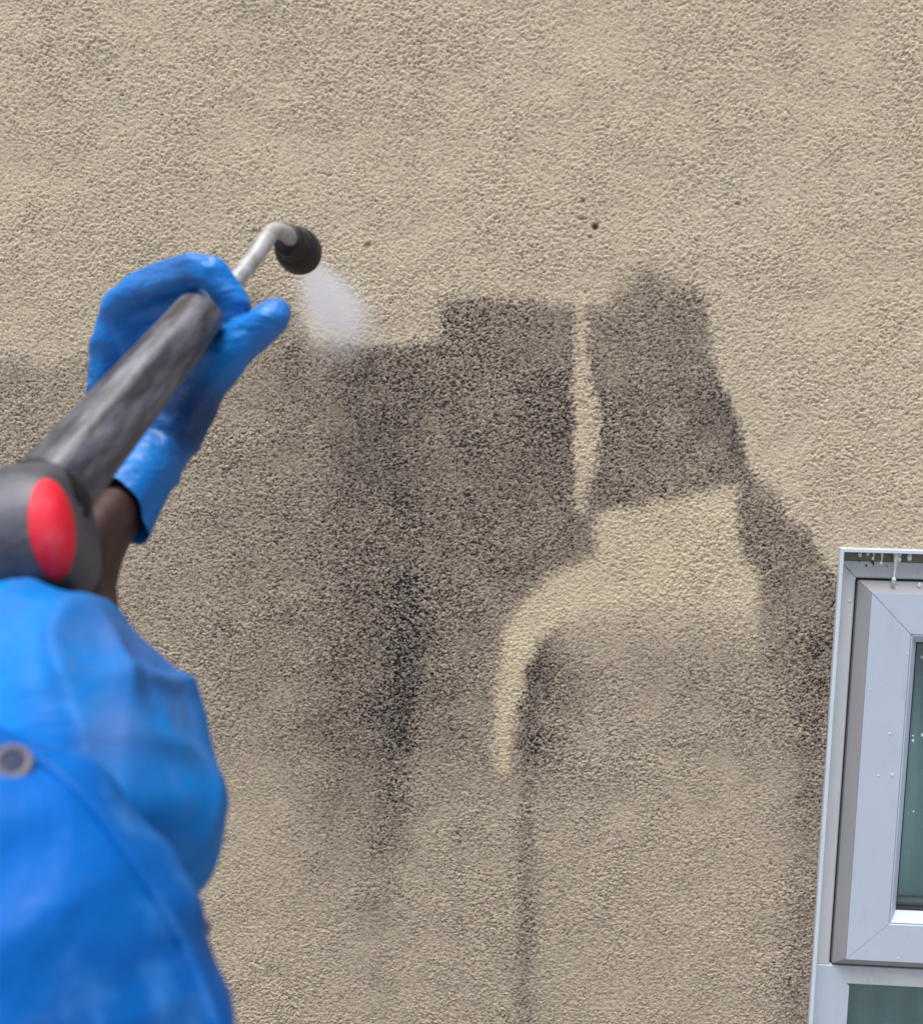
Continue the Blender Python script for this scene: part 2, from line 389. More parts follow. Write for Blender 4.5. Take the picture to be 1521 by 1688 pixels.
# mesh
co = np.stack([XX, Ydisp, ZZ], -1).reshape(-1, 3)
idx = np.arange(NX * NZ).reshape(NZ, NX)
q = np.stack([idx[:-1, :-1], idx[:-1, 1:], idx[1:, 1:], idx[1:, :-1]], -1)
cxm = (xs[:-1] + xs[1:]) / 2; czm = (zs[:-1] + zs[1:]) / 2
CXM, CZM = np.meshgrid(cxm, czm)
hole = (CXM > XL + .003) & (CXM < XR - .003) & (CZM > ZB + .003) & (CZM < ZT - .003)
q = q[~hole].reshape(-1, 4)
me = bpy.data.meshes.new('render_coat')
me.vertices.add(len(co)); me.vertices.foreach_set('co', co.ravel())
me.loops.add(q.size); me.loops.foreach_set('vertex_index', q.ravel().astype(np.int32))
me.polygons.add(len(q)); me.polygons.foreach_set('loop_start', np.arange(0, q.size, 4, dtype=np.int32))
me.polygons.foreach_set('loop_total', np.full(len(q), 4, dtype=np.int32))
me.update(calc_edges=True)
for nm, arr in (('dirt', D), ('relief', relief), ('algae', ALG), ('pit', PIT), ('washed', np.clip(np.maximum(patch * .95, stripm * .8), 0, 1) * .34), ('modelled', FINE)):
    at = me.attributes.new(nm, 'FLOAT', 'POINT'); at.data.foreach_set('value', arr.ravel().astype(np.float32))
wall = put('house_wall', me, M['wall'])
tag(wall, 'beige roughcast house wall, half pressure washed, with black grime left around a pale patch', 'wall')

# ------------------------------------------------------------------ window
win = empty('window', (XL + .33, 0, ZB), 'white plastic casement window with a wet grey frame set in the beige wall at the right edge', 'window')
def member(name, side, rect, prof, mat, gap=.00035, parent=win, mitre=(1, 1), bevel=.0006):
    """one mitred bar of a frame; prof = closed loop of (inset, depth)"""
    x0, x1, z0, z1 = rect; bm = bmesh.new(); ends = []
    for e in (0, 1):
        vs = []
        for (t, y) in prof:
            a = t * mitre[e] + gap
            if side == 'left': p = (x0 + t, y, (z0 + a) if e == 0 else (z1 - a))
            if side == 'right': p = (x1 - t, y, (z0 + a) if e == 0 else (z1 - a))
            if side == 'top': p = ((x0 + a) if e == 0 else (x1 - a), y, z1 - t)
            if side == 'bottom': p = ((x0 + a) if e == 0 else (x1 - a), y, z0 + t)
            vs.append(bm.verts.new(p))
        ends.append(vs)
    n = len(prof)
    for i in range(n): bm.faces.new((ends[0][i], ends[0][(i + 1) % n], ends[1][(i + 1) % n], ends[1][i]))
    bm.faces.new(ends[0]); bm.faces.new(ends[1][::-1])
    bmesh.ops.recalc_face_normals(bm, faces=bm.faces)
    if bevel: bmesh.ops.bevel(bm, geom=[e for e in bm.edges], offset=bevel, segments=1, profile=.5, affect='EDGES', clamp_overlap=True)
    return put(name, from_bm(bm, name), mat, parent, smooth=False)
def slab(name, x0, x1, y0, y1, z0, z1, mat, parent=win, bevel=.0004):
    bm = bmesh.new(); bmesh.ops.create_cube(bm, size=1)
    for v in bm.verts: v.co = ((x0 + x1) / 2 + v.co.x * (x1 - x0), (y0 + y1) / 2 + v.co.y * (y1 - y0), (z0 + z1) / 2 + v.co.z * (z1 - z0))
    if bevel: bmesh.ops.bevel(bm, geom=list(bm.edges), offset=bevel, segments=1, affect='EDGES', profile=.5)
    return put(name, from_bm(bm, name), mat, parent, smooth=False)
# thin pale trim round the opening
tp = [(0, .075), (0, -.0058), (.0006, -.0066), (TR - .0006, -.0066), (TR, -.0058), (TR, .075)]
whole = (XL, XR, ZB, ZT)
for s in ('left', 'top', 'right', 'bottom'): member('edge_trim', s, whole, tp, M['trim'], gap=0 if s in ('left', 'right') else .0002, bevel=0)
PK = .0125                                     # grimy packer strip under the top trim
slab('packer_strip', XL + TR + .0004, XR - TR - .0004, .006, .07, ZT - TR - PK, ZT - TR - .0004, M['strip'])
x0, x1 = XL + TR + .0003, XR - TR - .0003
zt = ZT - TR - PK - .0012; FY = .010
slab('grime_seam', x0, x1, .0125, .05, zt - .0005, zt + .0014, M['dark_line'], bevel=0)
FW = .0235
fp = [(0, .07), (0, FY), (FW - .002, FY), (FW, FY + .002), (FW, .07)]
up = (x0, x1, ZM, zt)
member('frame_jamb', 'left', up, fp, M['upvc_side'], mitre=(0, 1)); member('frame_head', 'top', up, fp, M['upvc_side'])
member('frame_jamb', 'right', up, fp, M['upvc_side'], mitre=(0, 1))
# transom and the fixed light below it
tz1 = ZM - .0002; TH = .0262
lowr = (x0, x1, ZB + TR + .0003, tz1)
tpz = [(0, .07), (0, FY - .001), (.0262, FY - .001), (.0345, FY + .012), (.0345, .07)]
member('frame_transom', 'top', lowr, tpz, M['upvc_side'])
jp = [(0, .07), (0, FY - .0015), (.052, FY - .0015), (.0565, FY + .012), (.0565, .07)]
def jamb2(side):
    x = x0 if side == 'left' else x1; sg = 1 if side == 'left' else -1
    prof = jp; bm = bmesh.new(); z0 = lowr[2]; z1 = lowr[3] - .0006
    a = []; b = []
    for (t, y) in prof:
        a.append(bm.verts.new((x + sg * t, y, z0 + t)))
        zz = z1 if t <= .0255 else z1 - (t - .0255) * 1.12
        b.append(bm.verts.new((x + sg * t, y, zz)))
    # extra point where the joint turns from level to diagonal
    n = len(prof)
    bm.faces.new((a[0], a[1], b[1], b[0])); 
    am = bm.verts.new((x + sg * .0255, FY - .0015, z0 + .0255)); bmid = bm.verts.new((x + sg * .0255, FY - .0015, z1))
    bm.faces.new((a[1], am, bmid, b[1])); bm.faces.new((am, a[2], b[2], bmid))
    bm.faces.new((a[2], a[3], b[3], b[2])); bm.faces.new((a[3], a[4], b[4], b[3])); bm.faces.new((a[4], a[0], b[0], b[4]))
    bx_ = bm.verts.new((x + sg * .0255, .07, z1))
    bm.faces.new((b[0], b[1], bmid, bx_)); bm.faces.new((bx_, bmid, b[2], b[3], b[4])); bm.faces.new((a[4], a[3], a[2], am, a[1], a[0]))
    return put('fixed_light_jamb', from_bm(bm, 'fixed_light_jamb'), M['upvc'], win, smooth=False)
jamb2('left'); jamb2('right')
member('frame_sill', 'bottom', lowr, jp, M['upvc'])
# sash
gx = FW
srect = (x0 + gx + .0026, x1 - gx - .0026, ZM + .0035, zt - gx - .0030)
slab('gasket', x0 + gx - .001, x0 + gx + .006, .0155, .06, ZM + .001, zt - gx + .0008, M['gasket'], bevel=0)
slab('gasket', x0 + gx + .0062, x1 - gx + .001, .0150, .06, zt - gx - .005, zt - gx + .0008, M['gasket'], bevel=0)
slab('gasket', x0 + gx + .0062, x1 - gx + .001, .0150, .06, ZM + .0002, ZM + .0060, M['gasket'], bevel=0)
SY = -.004
sp = [(0, .055), (0, .0085), (.0022, .0065), (.0135, SY + .0012), (.0142, SY), (.0685, SY), (.0695, SY + .0012), (.0695, .055)]
sp_side = sp
for s in ('left', 'top', 'right', 'bottom'):
    # face and weathered outer slope are one bar, slope painted by its own material slot
    o = member('sash_stile' if s in ('left', 'right') else 'sash_rail', s, srect, sp, M['upvc'], gap=.0004, bevel=0)
    o.data.materials.append(M['slope'])
    for f in o.data.polygons:
        c = sum((o.data.vertices[i].co for i in f.vertices), Vector()) / len(f.vertices)
        if c.y > SY + .0003 and len(f.vertices) == 4:
            t = {'left': c.x - srect[0], 'right': srect[1] - c.x, 'top': srect[3] - c.z, 'bottom': c.z - srect[2]}[s]
            if t < .0145: f.material_index = 1
br = (srect[0] + .0699, srect[1] - .0699, srect[2] + .0699, srect[3] - .0699)
bp = [(0, .055), (0, SY + .0010), (.0015, SY + .0006), (.0125, .0098), (.0125, .055)]
for s in ('left', 'top', 'right', 'bottom'): member('glazing_bead', s, br, bp, M['upvc'], gap=.0002, bevel=0)
ir = (br[0] + .0127, br[1] - .0127, br[2] + .0127, br[3] - .0127)
gk = [(0, .05), (0, .0112), (.0024, .0118), (.0024, .05)]
for s in ('left', 'top', 'right', 'bottom'): member('gasket', s, ir, gk, M['gasket'], gap=0, bevel=0)
slab('pane', ir[0] - .004, ir[1] + .004, .0165, .0205, ir[2] - .004, ir[3] + .004, M['glass'], bevel=0)
slab('spacer_bar', ir[0] + .0026, ir[1] - .0026, .0215, .034, ir[2] + .0028, ir[2] + .0062, M['stud_ring'], bevel=0)
slab('pane', x0 + .05, x1 - .05, .0235, .0275, ZB + .05, ZM - .030, M['glass'], bevel=0)
# water drops and runs on the window
def drop_mesh(items, name):
    bm = bmesh.new()
    for (x, y, z, rx, ry, rz) in items:
        mt = Matrix.Translation((x, y, z)) @ Matrix.Diagonal((rx, ry, rz, 1))
        bmesh.ops.create_icosphere(bm, subdivisions=2, radius=1, matrix=mt)
    return from_bm(bm, name)
rd = random.Random(4); items = []
def on(px, py, y, r): p = W(px, py, y); r *= .85; items.append((p.x, y, p.z, r, r * .28, r * rd.uniform(.9, 1.6)))
for (a, b, y, r) in [(1407, 954, FY, .0026), (1400, 991, FY, .0028), (1401, 1016, FY, .0018), (1430, 1007, .002, .0026), (1426, 1037, .003, .0024), (1429, 1062, .002, .0014), (1476, 969, .002, .0016),
                     (1515, 965, .002, .003), (1434, 1013, 0, .001), (1478, 1022, SY, .0011), (1495, 1078, SY, .0018), (1504, 1221, SY, .0022), (1504, 1213, SY, .0014), (1465, 1210, SY, .0026), (1463, 1216, SY, .0014),
                     (1470, 1278, SY, .0026), (1447, 1279, SY, .0018), (1480, 1580, SY, .0016), (1469, 1602, FY, .001), (1451, 1128, SY, .0013), (1434, 1136, SY, .0014), (1505, 1338, SY, .0014), (1519, 1212, .0165, .0022), (1518, 1083, .0165, .0018), (1422, 1112, .003, .0014)]:
    on(a, b, y, r)
for i in range(26):
    on(rd.uniform(1430, 1500), rd.uniform(980, 1560), SY, rd.uniform(.0004, .0009))
tag(put('water_drops', drop_mesh(items, 'water_drops'), M['water'], win), kind='stuff')
def drip(px, ln, r):
    p = W(px, 911, -.002); z0 = ZT - TR + .0005; it = []
    n = 20
    for i in range(n):
        f = i / (n - 1); rr = r * (.95 - 1.3 * f + .55 * f * f) if f < .55 else r * .33
        it.append((p.x + .0006 * math.sin(3 * f), -.002 + .001 * f, z0 - ln * f * .9, max(rr, r * .26), max(rr, r * .26) * .8, ln / n * 1.3))
    it.append((p.x, -.0015, z0 - ln * .93, r * .72, r * .6, r * 1.05))
    put('water_drip', drop_mesh(it, 'water_drip'), M['water'], win)
drip(1476, .040, .0042); drip(1453, .016, .0026); drip(1439, .009, .0026); drip(1417, .0045, .0034); drip(1482, .010, .0040); drip(1499, .007, .0044); drip(1430, .003, .003)
it = []
for (a, b, s) in [(1437, 925, 1.3), (1427, 932, .8), (1416, 925, .7), (1461, 933, .5), (1439, 930, .8)]:
    p = W(a, b, FY - .0004); it.append((p.x, FY - .0002, p.z, .0016 * s, .0003, .0028 * s))
p = W(1500, 926, FY); 
tag(put('grime_spots', drop_mesh(it, 'grime_spots'), M['dark_line'], win), kind='stuff')

# curtain behind the glass and the dark room round it
bm = bmesh.new(); n = 120; cx0, cx1 = x0 + .01, x1 - .01
rows = []
for j in (0, 1):
    z = (ZB + .02) if j == 0 else (ZT - .03)
    rows.append([bm.verts.new((cx0 + (cx1 - cx0) * i / n,   .062 + .006 * math.sin(i * .75) + .004 * math.sin(i * .31 + 1), z)) for i in range(n + 1)])
for i in range(n): bm.faces.new((rows[0][i], rows[0][i + 1], rows[1][i + 1], rows[1][i]))
ex = bmesh.ops.extrude_face_region(bm, geom=list(bm.faces)); bmesh.ops.translate(bm, vec=(0, .0015, 0), verts=[v for v in ex['geom'] if isinstance(v, bmesh.types.BMVert)])
cur = recentre(put('curtain', from_bm(bm, 'curtain'), M['curtain']))
tag(cur, 'grey green curtain hanging in soft folds behind the window glass', 'curtain')

# ------------------------------------------------------------------ lance
GA = P(64, 836, .475); GB = P(336, 512, .60)     # rear and front end of the grey barrel
lance = empty('pressure_washer_lance', GA, 'dark grey pressure washer lance with a red oval, held in a blue gloved hand', 'pressure washer')
def frame_of(d, ref=Vector((0, 0, 1))):
    d = d.normalized(); a = d.cross(ref).normalized(); b = a.cross(d).normalized(); return d, a, b
def tube(name, pts, rad, mat, parent=None, seg=28, caps=True, sub=1, sec=None, closed_uv=True, flat=(1, 1)):
    """lofted round section along a path; rad per point; sec(theta, t) scales the radius"""
    bm = bmesh.new(); uv = bm.loops.layers.uv.new('UVMap'); rings = []; N = len(pts); acc = [0]
    for i in range(1, N): acc.append(acc[-1] + (pts[i] - pts[i - 1]).length)
    pa = None
    for i in range(N):
        d = (pts[min(i + 1, N - 1)] - pts[max(i - 1, 0)]).normalized()
        if pa is None: a = d.cross(Vector((0.13, 0.2, 1))).normalized()
        else: a = (pa - d * pa.dot(d)).normalized()
        pa = a; b = a.cross(d).normalized(); ring = []
        for k in range(seg):
            th = 2 * math.pi * k / seg; s = sec(th, acc[i] / acc[-1]) if sec else 1
            ring.append(bm.verts.new(pts[i] + (a * math.cos(th) * flat[0] + b * math.sin(th) * flat[1]) * rad[i] * s))
        rings.append(ring)
    for i in range(N - 1):
        for k in range(seg):
            f = bm.faces.new((rings[i][k], rings[i][(k + 1) % seg], rings[i + 1][(k + 1) % seg], rings[i + 1][k]))
            us = (k / seg, (k + 1) / seg, (k + 1) / seg, k / seg); vs = (acc[i], acc[i], acc[i + 1], acc[i + 1])
            for l, uu, vv in zip(f.loops, us, vs): l[uv].uv = (uu, vv * 8)
    if caps: bm.faces.new(rings[0][::-1]); bm.faces.new(rings[-1])
    me = from_bm(bm, name)
    return put(name, me, mat, parent)
def lerp(a, b, t): return a + (b - a) * t
pts = []; rad = []
prof = [(-.02, .0210), (.0, .0212), (.06, .0209), (.12, .0205), (.3, .0193), (.5, .0180), (.7, .0170), (.9, .0163), (.965, .0160), (.985, .0150), (1.0, .0120)]
for t, r in prof: pts.append(lerp(GA, GB, t)); rad.append(r)
def ribs(th, t): return 1 + .018 * math.cos(6 * th) + .02 * math.cos(2 * th + .6)
def resample(pts, rad, n):
    L = [0]
    for i in range(1, len(pts)): L.append(L[-1] + (pts[i] - pts[i - 1]).length)
    o, r = [], []
    for k in range(n):
        s = L[-1] * k / (n - 1); i = 0
        while i < len(L) - 2 and L[i + 1] < s: i += 1
        f = (s - L[i]) / max(1e-9, L[i + 1] - L[i]); o.append(lerp(pts[i], pts[i + 1], f)); r.append(rad[i] + (rad[i + 1] - rad[i]) * f)
    return o, r
p2, r2 = resample(pts, rad, 60)
tube('barrel', p2, r2, M['grip'], lance, seg=48, sec=ribs)
# gun housing: thick rounded body the barrel plugs into
ax = (GB - GA).normalized()
toC = (CAM - GA).normalized(); sideways = ax.cross(toC).normalized(); toC = sideways.cross(ax).normalized()
H0 = P(-170, 930, .465); H1 = P(141, 868, .478)
hax = (H1 - H0).normalized()
hp = [(0, .016), (.05, .026), (.15, .034), (.35, .0385), (.6, .0395), (.8, .0392), (.88, .0382), (.94, .0360), (.975, .0325), (.995, .0285), (1.0, .024)]
pts = [lerp(H0, H1, t) for t, _ in hp]; rad = [r for _, r in hp]
p3, r3 = resample(pts, rad, 50)
housing = tube('housing', p3, r3, M['gun'], lance, seg=48, sec=lambda th, t: 1 + .03 * math.cos(2 * th))
tube('collar_ring', [lerp(GA, GB, t) for t in (.03, .045, .06, .075)], [.0216, .0228, .0228, .0216], M['black'], lance, seg=40)
def oval(name, c, ex, ey, nrm, ra, rb, thick, mat, parent, dome=.0015, back=.02):
    bm = bmesh.new(); rings = []
    for (s, hgt) in [(1.0, -back), (1.0, 0), (.975, thick), (.93, thick + dome * .25), (.75, thick + dome * .6), (.45, thick + dome * .9), (.02, thick + dome)]:
        rings.append([bm.verts.new(c + ex * (ra * s * math.cos(k / 40 * 2 * math.pi)) + ey * (rb * s * math.sin(k / 40 * 2 * math.pi)) + nrm * hgt) for k in range(40)])
    for i in range(len(rings) - 1):
        for k in range(40): bm.faces.new((rings[i][k], rings[i][(k + 1) % 40], rings[i + 1][(k + 1) % 40], rings[i + 1][k]))
    bm.faces.new(rings[-1]); bm.faces.new(rings[0][::-1])
    return put(name, from_bm(bm, name), mat, parent)
# grip handle, trigger and hose, left of the picture
hd = Vector((-.05, -.04, -.14))
hs = P(-190, 960, .40)
tube('handle', [hs, hs + hd * .3, hs + hd * .7, hs + hd], [.021, .020, .019, .021], M['gun'], lance, seg=28, flat=(1, .8))
tube('trigger', [hs + Vector((.045, .02, -.02)), hs + Vector((.036, .012, -.05)), hs + Vector((.02, 0, -.085))], [.006, .007, .005], M['red'], lance, seg=16)
hq = hs + hd; hz = []
for i in range(30):
    f = i / 29; hz.append(Vector((hq.x - .25 * f - .15 * f * f, hq.y - .1 * math.sin(f * 3), max(.02, hq.z - 2.4 * f * (1.35 - .35 * f)))))
tube('hose', hz, [.0085] * 30, M['black'], lance, seg=14)
# pale pipe with its bend
pp = [P(322, 540, .618), P(354, 508, .622), P(394, 456, .632), P(424, 419, .648), P(441, 391, .656), P(447, 383, .662), P(453, 379, .670), P(461, 380, .684), P(471, 385, .697), P(477, 391, .712), P(480, 397, .735)]
p4, r4 = resample(pp, [.0060] * 11, 44)
for _ in range(4): p4 = [p4[0]] + [(p4[i - 1] + p4[i] * 2 + p4[i + 1]) / 4 for i in range(1, len(p4) - 1)] + [p4[-1]]
tube('pipe', p4, r4, M['pipe'], lance, seg=24)
NA = P(477, 397, .722); NB = P(495, 417, .770)
def np_(prof): return [lerp(NA, NB, t) for t, _ in prof], [r for _, r in prof]
a, b = np_([(-.08, .0075), (-.05, .0122), (.06, .0128), (.07, .0118), (.14, .0118), (.15, .0132), (.26, .0136), (.27, .0124), (.34, .0124), (.35, .0140), (.46, .0144)])
nz = tube('nozzle_collar', a, b, M['black'], lance, seg=40)
a, b = np_([(.47, .0140), (.52, .0164), (.58, .0176), (.75, .0186), (.92, .0188), (1.0, .0180), (1.0, .0160), (.9, .0155)])
tube('nozzle_cup', a, b, M['black'], lance, seg=44)

# ------------------------------------------------------------------ hand, arm, glove
def voxel_body(name, segs, ells, voxel, mat, parent, smooth=6, disp=None):
    bm = bmesh.new()
    for (p, q_, ra, rb) in segs:
        L = (q_ - p).length; n = max(2, int(L / (min(ra, rb) * .22)) + 1)
        for i in range(n + 1):
            f = i / n; bmesh.ops.create_icosphere(bm, subdivisions=2, radius=ra + (rb - ra) * f, matrix=Matrix.Translation(lerp(p, q_, f)))
    for (c, axs, rr) in ells:
        mt = Matrix(((axs[0].x * rr[0], axs[1].x * rr[1], axs[2].x * rr[2], c.x), (axs[0].y * rr[0], axs[1].y * rr[1], axs[2].y * rr[2], c.y), (axs[0].z * rr[0], axs[1].z * rr[1], axs[2].z * rr[2], c.z), (0, 0, 0, 1)))
        bmesh.ops.create_icosphere(bm, subdivisions=3, radius=1, matrix=mt)
    me = from_bm(bm, name + '_raw'); o = bpy.data.objects.new('tmp', me); C.objects.link(o)
    m = o.modifiers.new('r', 'REMESH'); m.mode = 'VOXEL'; m.voxel_size = voxel
    s = o.modifiers.new('s', 'SMOOTH'); s.iterations = smooth; s.factor = .6
    dg = bpy.context.evaluated_depsgraph_get(); ev_ = o.evaluated_get(dg)
    out = bpy.data.meshes.new_from_object(ev_); out.name = name
    bpy.data.objects.remove(o); bpy.data.meshes.remove(me)
    out.materials.clear()
    if disp:
        nor = [v.normal.copy() for v in out.vertices]
        for v, nn in zip(out.vertices, nor): v.co += nn * disp(v.co, nn)
        out.update()
    return put(name, out, mat, parent)

person = empty('person', Vector((-.42, -1.45, 0)), 'worker in a blue waterproof jacket and blue rubber glove reaching up with the lance', 'person')
def chain(pts, rr): return [(pts[i], pts[i + 1], rr[i], rr[i + 1]) for i in range(len(pts) - 1)]
segs = []
# index finger: knuckle at the left, over the top, tip folded down at the right
# creases stay between the fingers: each has its own chain
segs += chain([P(250, 620, .665), P(200, 510, .640), P(222, 484, .628), P(325, 446, .612), P(352, 452, .608), P(386, 500, .612), P(376, 548, .618)], [.0135, .0128, .0124, .0118, .0120, .0112, .0095])
segs += chain([P(206, 506, .645), P(184, 580, .658), P(176, 650, .668)], [.0145, .0150, .0150])
# middle, ring and little finger, wrapped round behind the barrel
segs += chain([P(245, 660, .672), P(200, 545, .655), P(220, 516, .640), P(320, 500, .632), P(368, 552, .634), P(352, 600, .640)], [.0135, .0120, .0118, .0115, .0110, .009])
segs += chain([P(240, 690, .675), P(190, 600, .664), P(215, 560, .652), P(300, 548, .645), P(345, 600, .648), P(326, 640, .652)], [.0135, .0115, .0112, .0110, .0105, .009])
segs += chain([P(240, 720, .675), P(195, 650, .668), P(210, 615, .660), P(290, 600, .655), P(320, 640, .658), P(300, 670, .66)], [.013, .0108, .0104, .0100, .0096, .008])
# thumb
segs += chain([P(292, 715, .640), P(330, 640, .626), P(372, 588, .612), P(402, 560, .606), P(446, 526, .602)], [.0190, .0180, .0150, .0140, .0128])
segs += chain([P(446, 526, .602), P(455, 520, .602)], [.0128, .0110])
# palm, heel and wrist
fa = (P(330, 600, .64) - P(205, 880, .56)).normalized(); fs = fa.cross(fwd).normalized(); fn = fs.cross(fa)
ells = [(P(262, 660, .662), (fa, fs, fn), (.050, .034, .019)), (P(300, 665, .645), (fa, fs, fn), (.040, .022, .020))]
segs += chain([P(262, 700, .655), P(258, 745, .635), P(228, 800, .605)], [.028, .0230, .0205])
def glove_disp(c, n):
    a = noise.noise(c * 55) * .0009
    s = c.dot(fa); k = noise.noise(Vector((c.dot(fs) * 22, s * 120, c.dot(fn) * 22)))
    return a + max(0, k) * .0030 - max(0, -k) * .0010 - .0002
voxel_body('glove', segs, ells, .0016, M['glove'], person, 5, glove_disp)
# flared, rolled glove cuff, open towards the arm
def cuff():
    rings = []; bm = bmesh.new(); N = 56
    c = [P(244, 770, .614), P(224, 800, .603), P(206, 826, .594), P(193, 846, .588)]
    rr = [.0205, .0212, .0222, .0232]
    dirs = (P(262, 745, .635) - P(215, 870, .575)).normalized(); a = dirs.cross(fwd).normalized(); b = a.cross(dirs).normalized()
    for sgn in (0, 1):
        for i in (range(4) if sgn == 0 else range(3, -1, -1)):
            ring = []
            for k in range(N):
                th = 2 * math.pi * k / N
                r = rr[i] - (.0009 if sgn else 0) + (.0016 * math.sin(3 * th + 1) + .0010 * math.sin(7 * th)) * i / 3
                rdv = a * math.cos(th) + b * math.sin(th); down = (.016 * max(0, rdv.dot((RT - UP * .25).normalized())) ** 1.5 - .006 * max(0, -rdv.dot(fwd)) + .0012 * math.sin(5 * th)) * (i / 3) ** 2
                ring.append(bm.verts.new(c[i] + (a * math.cos(th) + b * math.sin(th)) * r - dirs * down))
            rings.append(ring)
    for i in range(len(rings) - 1):
        for k in range(N): bm.faces.new((rings[i][k], rings[i][(k + 1) % N], rings[i + 1][(k + 1) % N], rings[i + 1][k]))
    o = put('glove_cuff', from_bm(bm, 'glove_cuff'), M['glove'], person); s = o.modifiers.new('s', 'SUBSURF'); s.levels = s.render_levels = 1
cuff()
# arm and body under the clothes: one continuous figure
EL = P(150, 1420, .40); SH = Vector((-.26, -1.40, 1.98))
body = chain([P(255, 735, .645), P(205, 825, .598), P(160, 890, .562), P(130, 960, .530), P(110, 1120, .47), EL], [.0180, .0185, .0195, .0215, .030, .034])
body += chain([EL, lerp(EL, SH, .5), SH], [.036, .042, .05])
TC = Vector((-.42, -1.47, 0))
body += chain([SH, TC + Vector((0, 0, 1.96)), TC + Vector((-.17, -.02, 1.96))], [.05, .065, .05])
body += chain([TC + Vector((0, 0, 1.96)), TC + Vector((0, 0, 1.62)), TC + Vector((0, 0, 1.42))], [.10, .12, .125])
body += chain([TC + Vector((0, 0, 1.96)), TC + Vector((0, .02, 2.12))], [.055, .052])
body += chain([TC + Vector((-.17, -.02, 1.96)), TC + Vector((-.26, .06, 1.72)), TC + Vector((-.17, .27, 1.78)), hs + hd * .45], [.05, .042, .034, .028])
for sx in (-.1, .1): body += chain([TC + Vector((sx, 0, 1.40)), TC + Vector((sx * 1.05, .02, .92)), TC + Vector((sx * 1.1, -.02, .52))], [.085, .06, .05])
body += chain([TC + Vector((-.11, -.02, .52)), TC + Vector((-.11, .02, .48))], [.04, .04])
hx = (Vector((1, 0, 0)), Vector((0, 1, 0)), Vector((0, 0, 1)))
voxel_body('body', body, [(TC + Vector((0, .03, 2.24)), hx, (.075, .092, .115)), (TC + Vector((0, .125, 2.22)), hx, (.014, .02, .022))], .006, M['skin'], person, 4)

# ------------------------------------------------------------------ jacket
def cloth(name, rows, mat, parent, seg=72, fold=None, sub=1, thick=.0015, closed=False):
    """rows: (left px, right px, row px, depth of centre, half thickness, tilt) -> soft tube of cloth"""
    bm = bmesh.new(); rings = []
    for (xl, xr, yc, d, th, tilt) in rows:
        c = P((xl + xr) / 2, yc, d); ru = (P(xr, yc, d) - P(xl, yc, d)).length / 2; u = RT
        v = (fwd * math.cos(tilt) + UP * -math.sin(tilt))
        ring = []
        for k in range(seg):
            a_ = 2 * math.pi * k / seg
            cc, ss_ = math.cos(a_), math.sin(a_); e_ = .72
            ring.append(bm.verts.new(c + u * (ru * math.copysign(abs(cc) ** e_, cc)) + v * (th * math.copysign(abs(ss_) ** e_, ss_))))
        rings.append(ring)
    for i in range(len(rings) - 1):
        for k in range(seg): bm.faces.new((rings[i][k], rings[i][(k + 1) % seg], rings[i + 1][(k + 1) % seg], rings[i + 1][k]))
    if closed: bm.faces.new(rings[-1])
    bmesh.ops.recalc_face_normals(bm, faces=bm.faces)
    bmesh.ops.subdivide_edges(bm, edges=bm.edges, cuts=1, use_grid_fill=True, smooth=.6)
    me = from_bm(bm, name)
    if fold:
        nor = [v.normal.copy() for v in me.vertices]
        for v, nn in zip(me.vertices, nor): v.co += nn * fold(v.co)
    o = put(name, me, mat, parent)
    so_ = o.modifiers.new('solid', 'SOLIDIFY'); so_.thickness = thick; so_.offset = -1
    ss = o.modifiers.new('s', 'SUBSURF'); ss.levels = ss.render_levels = sub
    return o
def interp_rows(keys, n):
    k = np.array(keys, float); t = np.arange(len(k)); tt = np.linspace(0, len(k) - 1, n)
    # catmull-rom
    out = []
    for x in tt:
        i = min(int(x), len(k) - 2); f = x - i; p0, p1, p2_, p3_ = k[max(i - 1, 0)], k[i], k[i + 1], k[min(i + 2, len(k) - 1)]
        out.append(tuple(.5 * (2 * p1 + (p2_ - p0) * f + (2 * p0 - 5 * p1 + 4 * p2_ - p3_) * f * f + (3 * p1 - p0 - 3 * p2_ + p3_) * f ** 3)))
    return out
def ridge(v): return 1 - min(1, abs(noise.noise(v)) * 3.4)
def fold_a(c):
    r_ = noise.noise(Vector((c.x * 11 + c.z * 9, c.y * 7, c.z * 6 - c.x * 3))) * .009
    wv = noise.noise_vector(c * 9) * .5
    r_ += ridge(Vector((c.x * 26 + c.z * 8, c.y * 14, c.z * 5)) + wv) * .0045 + ridge(Vector((c.x * 12 - c.z * 15, c.y * 12, c.z * 16 + 3)) + wv) * .004
    return r_ - .004
sleeve_rows = interp_rows([
    (-90, 212, 1036, .468, .036, .75), (-110, 236, 1052, .464, .044, .7), (-130, 268, 1074, .458, .050, .55), (-150, 300, 1106, .450, .054, .4), (-150, 322, 1154, .440, .056, .2), (-150, 344, 1222, .430, .058, .1),
    (-150, 360, 1300, .428, .056, 0), (-140, 362, 1366, .440, .042, -.4), (-120, 342, 1424, .450, .026, -.8), (-100, 306, 1480, .462, .012, -1.0), (-80, 270, 1560, .470, .006, -1.0)], 30)
cloth('sleeve', sleeve_rows, M['sleeve'], person, fold=fold_a)
def fold_b(c):
    wv = noise.noise_vector(c * 8) * .5
    r_ = noise.noise(Vector((c.x * 12 - c.z * 7, c.y * 8, c.z * 9 + c.x * 4))) * .006
    r_ += ridge(Vector((c.x * 14 - c.z * 17, c.y * 12, c.z * 13 + c.x * 13)) + wv) * .0040 + ridge(Vector((c.x * 24 + 5, c.y * 12, c.z * 10)) + wv) * .0022
    return r_ - .003
